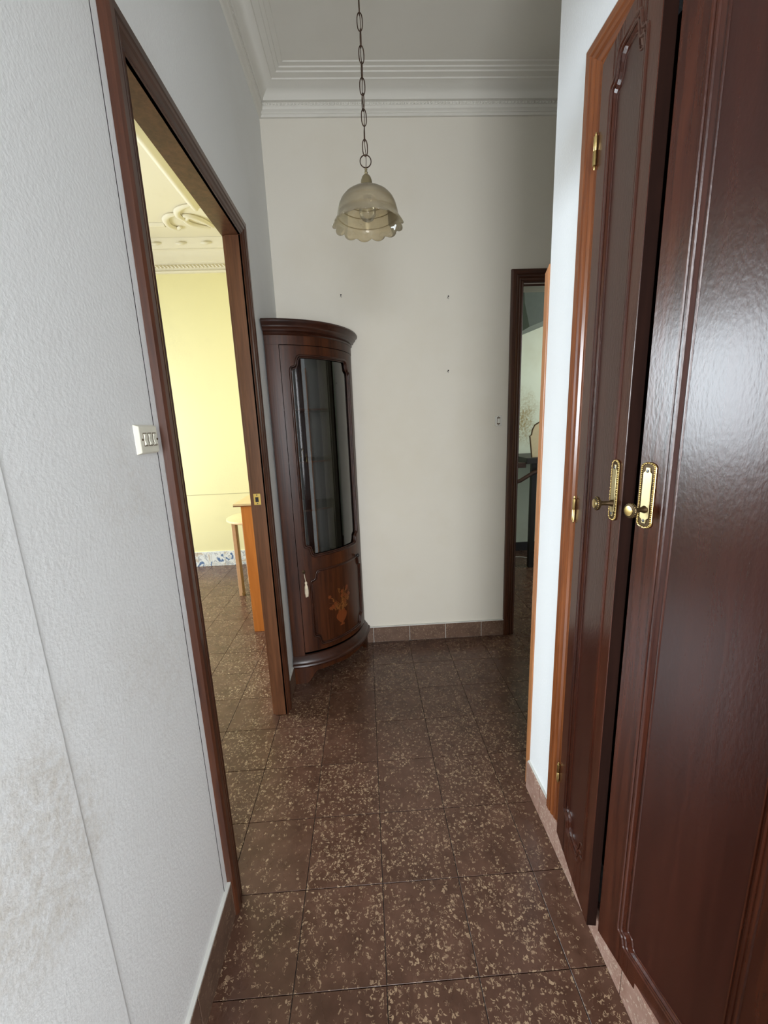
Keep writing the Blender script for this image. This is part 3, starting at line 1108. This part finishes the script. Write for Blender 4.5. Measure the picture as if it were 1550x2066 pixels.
lf_mb.build('inlay_leaves', 'inlay', door, 0, 0)
for o_ in (fl_mb.build('inlay_flowers', 'inlay_red', door, 0, 0),):
    o_['kind'] = 'stuff'
MB().lathe([(.006, 0), (.005, .008), (.010, .014), (.012, .020), (.010, .026), (.004, .029)], cm(cyd(66), .004, .705), cm(cyd(66), 1, 0) - cm(cyd(66), 0, 0), 18).build('knob', 'ebony', door)

# the key with its tassel, hanging from the lock
kp = cm(cyd(14.2), .018, .66)
kt = thing('key_tassel', cm(cyd(14.2), .012, .550), 'cream thread tassel hanging from the key of the corner cabinet', 'tassel')
m = MB()
m.tube([cm(cyd(13.6), .004, .700), cm(cyd(13.6), .022, .700)], .0022, 8)
m.tube([cm(cyd(13.6), .024, .700) + Vector((0, 0, 1)) * math.sin(a) * .009 + (cm(cyd(14.6), 0, 0) - cm(cyd(13.6), 0, 0)).normalized() * math.cos(a) * .007 for a in [i * math.pi / 8 for i in range(16)]], .0014, 6, True)
m.build('key', 'brass_dark', kt, 0, 60)
m = MB()
m.tube([cm(cyd(13.7), .024, .692), cm(cyd(14.0), .020, .670), cm(cyd(14.4), .016, .650), cm(cyd(14.5), .015, .640)], .0018, 6)
m.build('cord', 'tassel', kt, 0, 60)
m = MB()
tc_ = cm(cyd(14.6), .016, 0)
m.lathe([(.002, .644), (.006, .640), (.0075, .632), (.005, .626), (.006, .622), (.010, .610), (.0115, .590), (.0115, .572), (.010, .562), (.006, .560)], (tc_.x, tc_.y, 0), (0, 0, 1), 14)
for k in range(16):
    th = k * 2 * math.pi / 16
    L = rnd.uniform(.006, .016)
    m.tube([(tc_.x + math.cos(th) * .0085, tc_.y + math.sin(th) * .0085, .566), (tc_.x + math.cos(th) * .0065, tc_.y + math.sin(th) * .0065, .562 - L)], [.0018, .0008], 5)
m.build('thread_skirt', 'tassel', kt, 0, 60)

# ------------------------------------------------------------------ pendant lamp
PX, PY = .045, 1.50
lamp = thing('pendant_lamp', (PX, PY, H), 'pendant lamp with ruffled etched glass bell shade hanging on a brown metal chain', 'lamp')
RZ = 2.166
sh = MB()
prof = [(.018, .074), (.036, .0715), (.055, .066), (.071, .056), (.083, .043), (.090, .029), (.094, .015), (.097, .002)]
n = 96
vs, fs = [], []
rows = []
for r, h in prof:
    rows.append([(PX + r * math.cos(2 * math.pi * k / n), PY + r * math.sin(2 * math.pi * k / n), RZ + h) for k in range(n)])
for q, (r, h, amp) in enumerate(((.098, -.004, .05), (.102, -.012, .35), (.107, -.020, .8), (.111, -.027, 1.0))):
    row = []
    for k in range(n):
        th = 2 * math.pi * k / n
        wv = 1.6 * abs(math.sin(th * 6.5)) ** .7 - .9
        rr = r + amp * .006 * wv
        row.append((PX + rr * math.cos(th), PY + rr * math.sin(th), RZ + h - amp * .0055 * wv))
    rows.append(row)
for r in rows:
    vs += r
for i in range(len(rows) - 1):
    for k in range(n):
        fs.append((i * n + k, i * n + (k + 1) % n, (i + 1) * n + (k + 1) % n, (i + 1) * n + k))
sh.add(vs, fs)
so = sh.build('lamp_shade', 'shade', lamp, 0, 80)
so.modifiers.new('solid', 'SOLIDIFY').thickness = .0022
rg = MB()
for hh, rr in ((.050, .0775), (.031, .0892), (.002, .0975)):
    rg.tube([(PX + rr * math.cos(2 * math.pi * k / 48), PY + rr * math.sin(2 * math.pi * k / 48), RZ + hh) for k in range(48)], .0014, 6, True)
rg.build('etched_band', 'shade', so, 0, 60)
MB().lathe([(.023, .0735), (.0215, .078), (.017, .102), (.0135, .111), (.008, .117), (.0045, .119), (.0058, .123), (.0035, .128), (.0045, .133), (.001, .138)], (PX, PY, RZ), (0, 0, 1), 24).build('cap', 'capmetal', lamp, 0, 40)
MB().lathe([(.013, .075), (.013, .052), (.010, .050)], (PX, PY, RZ), (0, 0, 1), 18).build('socket', 'capmetal', lamp, 0, 40)
bp = [(.011, .060), (.012, .054), (.016, .046), (.023, .034), (.0265, .022), (.0275, .011), (.025, .000), (.019, -.009), (.010, -.014), (.001, -.015)]
bl = MB().lathe(bp, (PX, PY, RZ), (0, 0, 1), 24).build('bulb', 'bulb', lamp, 0, 60)
MB().lathe([(.004, .058), (.003, .030), (.0045, .026), (.001, .024)], (PX, PY, RZ), (0, 0, 1), 10).build('filament_mount', 'steel', bl, 0, 60)
# ring, then chain links up to the ceiling
m = MB()
rc = (PX, PY, RZ + .138 + .0165)
m.tube([(rc[0] + .0175 * math.cos(a), rc[1], rc[2] + .0175 * math.sin(a)) for a in [2 * math.pi * k / 28 for k in range(28)]], .0017, 6, True)
m.build('ring', 'bronze', lamp, 0, 60)


def link_mesh(L, Wd, r, k):
    pts = []
    for i in range(20):
        a = 2 * math.pi * i / 20
        x = math.cos(a) * Wd / 2
        z = math.sin(a)
        z = (math.copysign(abs(z) ** .75, z)) * L / 2
        pts.append((x, 0, z) if k else (0, x, z))
    mb_ = MB().tube(pts, r, 6, True)
    me_ = bpy.data.meshes.new('chain_link')
    me_.from_pydata(mb_.v, [], mb_.f)
    me_.polygons.foreach_set('use_smooth', [True] * len(me_.polygons))
    me_.materials.append(M['bronze'])
    return me_


LK = [link_mesh(.046, .016, .0016, 1), link_mesh(.046, .016, .0016, 0)]
z = rc[2] + .0175 + .0195
k = 0
while z < H - .02:
    o = bpy.data.objects.new('chain_link', LK[k % 2])
    COL.objects.link(o)
    o.parent = lamp
    o.location = (math.sin(k * 1.3) * .0006, 0, z - H)
    o.rotation_euler = (0, 0, math.radians(rnd.uniform(-14, 14) + 12))
    z += .0405
    k += 1
zt = H
m = MB()
m.tube([(PX + .002 * math.sin(i * 1.1), PY + .002 * math.cos(i * .9), RZ + .135 + (zt - RZ - .135) * i / 50) for i in range(51)], .0011, 5)
m.build('cord', 'bronze', lamp, 0, 60)
MB().lathe([(.006, -.06), (.03, -.045), (.045, -.02), (.048, -.001)], (PX, PY, H), (0, 0, 1), 24).build('canopy', 'capmetal', lamp)

# ------------------------------------------------------------------ switches and nails
sw = thing('light_switch', (XL, .957, 1.489), 'yellowed ivory switch plate with three rockers beside the left doorway', 'switch')
Y0, Y1, Z0, Z1 = .9095, .9955, 1.4565, 1.5215
m = MB()
m.add([(XL, Y0, Z0), (XL, Y1, Z0), (XL, Y1, Z1), (XL, Y0, Z1), (XL + .009, Y0 + .007, Z0 + .004), (XL + .009, Y1 - .003, Z0 + .004), (XL + .009, Y1 - .003, Z1 - .004), (XL + .009, Y0 + .007, Z1 - .004)],
      [(0, 3, 2, 1), (4, 5, 6, 7), (0, 1, 5, 4), (1, 2, 6, 5), (2, 3, 7, 6), (3, 0, 4, 7)])
m.build('face_plate', 'plastic', sw, .0015, 0)
for i, y in enumerate((.937, .957, .977)):
    MB().box(XL + .0085, XL + .0096, y - .0075, y + .0075, 1.4745, 1.5035).build('switch_slot', 'rust', sw, 0, 0)
    MB().prism([(XL + .009, 1.4755), (XL + .0135, 1.479), (XL + .0105, 1.489), (XL + .0125, 1.499), (XL + .009, 1.5025)], lambda a, z: (a, y - .0062, z), lambda a, z: (a, y + .0062, z)).build('rocker', 'plastic', sw, .0006, 0)
for y in (.925, .989):
    MB().lathe([(.0026, .0088), (.0024, .0100)], (XL, y, 1.489), (1, 0, 0), 12).build('screw', 'rust', sw)
sw2 = thing('light_switch', (.864, YE, 1.5), 'small white plate on the end wall beside the far doorway', 'switch')
MB().box(.842, .886, YE - .007, YE, 1.468, 1.531).build('face_plate', 'plastic_w', sw2, .002, 0)
MB().box(.854, .874, YE - .0085, YE - .0065, 1.478, 1.521).build('switch_slot', 'rust', sw2, 0, 0)
MB().box(.8555, .8725, YE - .011, YE - .007, 1.484, 1.515).build('rocker', 'plastic_w', sw2, .001, 0)
for z in (1.4745, 1.5245):
    MB().lathe([(.0028, .0068), (.0026, .0082)], (.864, YE, z), (0, -1, 0), 12).build('screw', 'rust', sw2)
for i, (x, z, lb) in enumerate(((-.10, 2.26, 'small nail left in the end wall above the corner cabinet'), (.541, 2.237, 'upper of two small nails in the right half of the end wall'),
                                (.538, 1.813, 'lower of two small nails in the right half of the end wall'))):
    t = MB().tube([(x, YE + .004, z - .002), (x, YE - .010, z), (x + .001, YE - .017, z + .003)], .0014, 6)
    t.lathe([(.0022, 0), (.0042, .0006), (.004, .0014)], (x + .001, YE - .0165, z + .003), (0, -1, .15), 10)
    t.tube([(x - .005, YE - .0003, z - .006), (x, YE - .0006, z), (x + .004, YE - .0003, z - .009)], .0022, 5, flat=.2)
    o = t.build('nail', 'gap', None, 0, 60, at=(x, YE, z))
    tag(o, lb, 'nail')

# ------------------------------------------------------------------ yellow room furniture
cb = thing('side_cabinet', (-.74, 3.1, 0), 'orange cherry veneer cabinet with pale top standing in the yellow room', 'cabinet')
MB().box(-.905, -.575, 2.905, 3.36, .0, .972).build('side_panel', 'cherry', cb, .002, 0)
MB().box(-.955, -.570, 2.895, 3.375, .972, .978).build('top_edge', 'dark_edge', cb, .001, 0)
MB().box(-.955, -.570, 2.895, 3.375, .978, .992).build('top', 'beech', cb, .002, 0)
rt = thing('round_table', (-1.02, 3.78, 0), 'round pale wood table behind the orange cabinet in the yellow room', 'table')
MB().lathe([(.270, .700), (.278, .704), (.280, .712), (.278, .720), (.270, .724)], (-1.02, 3.76, 0), (0, 0, 1), 64).build('table_top', 'beech', rt, 0, 30)
for sx, sy in ((-1, -1), (1, -1), (-1, 1), (1, 1)):
    x, y = -1.02 + sx * .185, 3.78 + sy * .15
    m = MB()
    m.box(x - .020, x + .012, y - .016, y + .016, 0, .700)
    lg = m.build('leg', 'beech_leg', rt, .002, 0)
    m = MB()
    m.box(x + .012, x + .026, y - .016, y + .016, .03, .700)
    m.build('leg_edge', 'olive', lg, .001, 0)
    MB().box(x + .006, x + .028, y - .018, y + .017, 0.0, .032).build('foot_cap', 'olive', lg, .002, 0)

# ------------------------------------------------------------------ green room furniture (a sliver through the far doorway)
st = thing('dark_stand', (1.62, 3.98, 0), 'black wooden stand with a square post seen through the far doorway', 'stand')
MB().box(1.632, 1.684, 3.95, 4.00, 0, 1.075).build('post', 'ebony', st, .003, 0)
MB().box(2.55, 2.60, 3.95, 4.00, 0, 1.075).build('post', 'ebony', st, .003, 0)
MB().box(1.565, 2.65, 3.92, 4.50, 1.075, 1.135).build('top_shade_block', 'ebony', st, .004, 0)  # top made deep and long to shade the lower green wall behind
MB().box(1.30, 1.565, 3.93, 3.98, 1.040, 1.090).build('rail', 'brown_strap', st, .003, 0)
m = MB()
m.tube([(1.36, 3.90, .875), (1.50, 3.90, .92), (1.62, 3.90, .99), (1.75, 3.90, 1.03)], .022, 8, flat=.9)
m.build('curved_arm', 'brown_strap', st, 0, 60)
MB().box(1.30, 1.35, 3.93, 3.98, 0, 1.040).build('post', 'ebony', st, .003, 0)
bp_ = thing('framed_panel', (1.68, 3.97, 1.135), 'cream board with dark shaped rim standing on the black stand', 'panel')
prof = [(1.632, 1.136), (1.605, 1.345), (1.620, 1.352), (1.628, 1.40), (1.650, 1.445), (1.70, 1.475), (1.80, 1.48), (1.80, 1.136)]
MB().prism(prof, lambda x, z: (x, 3.965, z), lambda x, z: (x, 3.985, z)).build('board', 'cream_board', bp_, 0, 0)
MB().tube([(x, 3.966, z) for x, z in prof[:7]], .007, 6).build('rim', 'rust', bp_, 0, 60)
o = MB().tube([(1.45, 4.30, .006), (1.58, 4.31, .006), (1.70, 4.27, .006), (1.80, 4.18, .006), (1.95, 4.10, .006)], .006, 6).build('cable', 'cable', None, 0, 60, at=(1.6, 4.3, 0))
tag(o, 'thin grey cable lying on the dark floor beyond the far doorway', 'cable')
MB().box(.61, 2.99, 4.525, 4.54, 0, .10).build('baseboard_green', 'ebony', smooth=0, kind='structure')
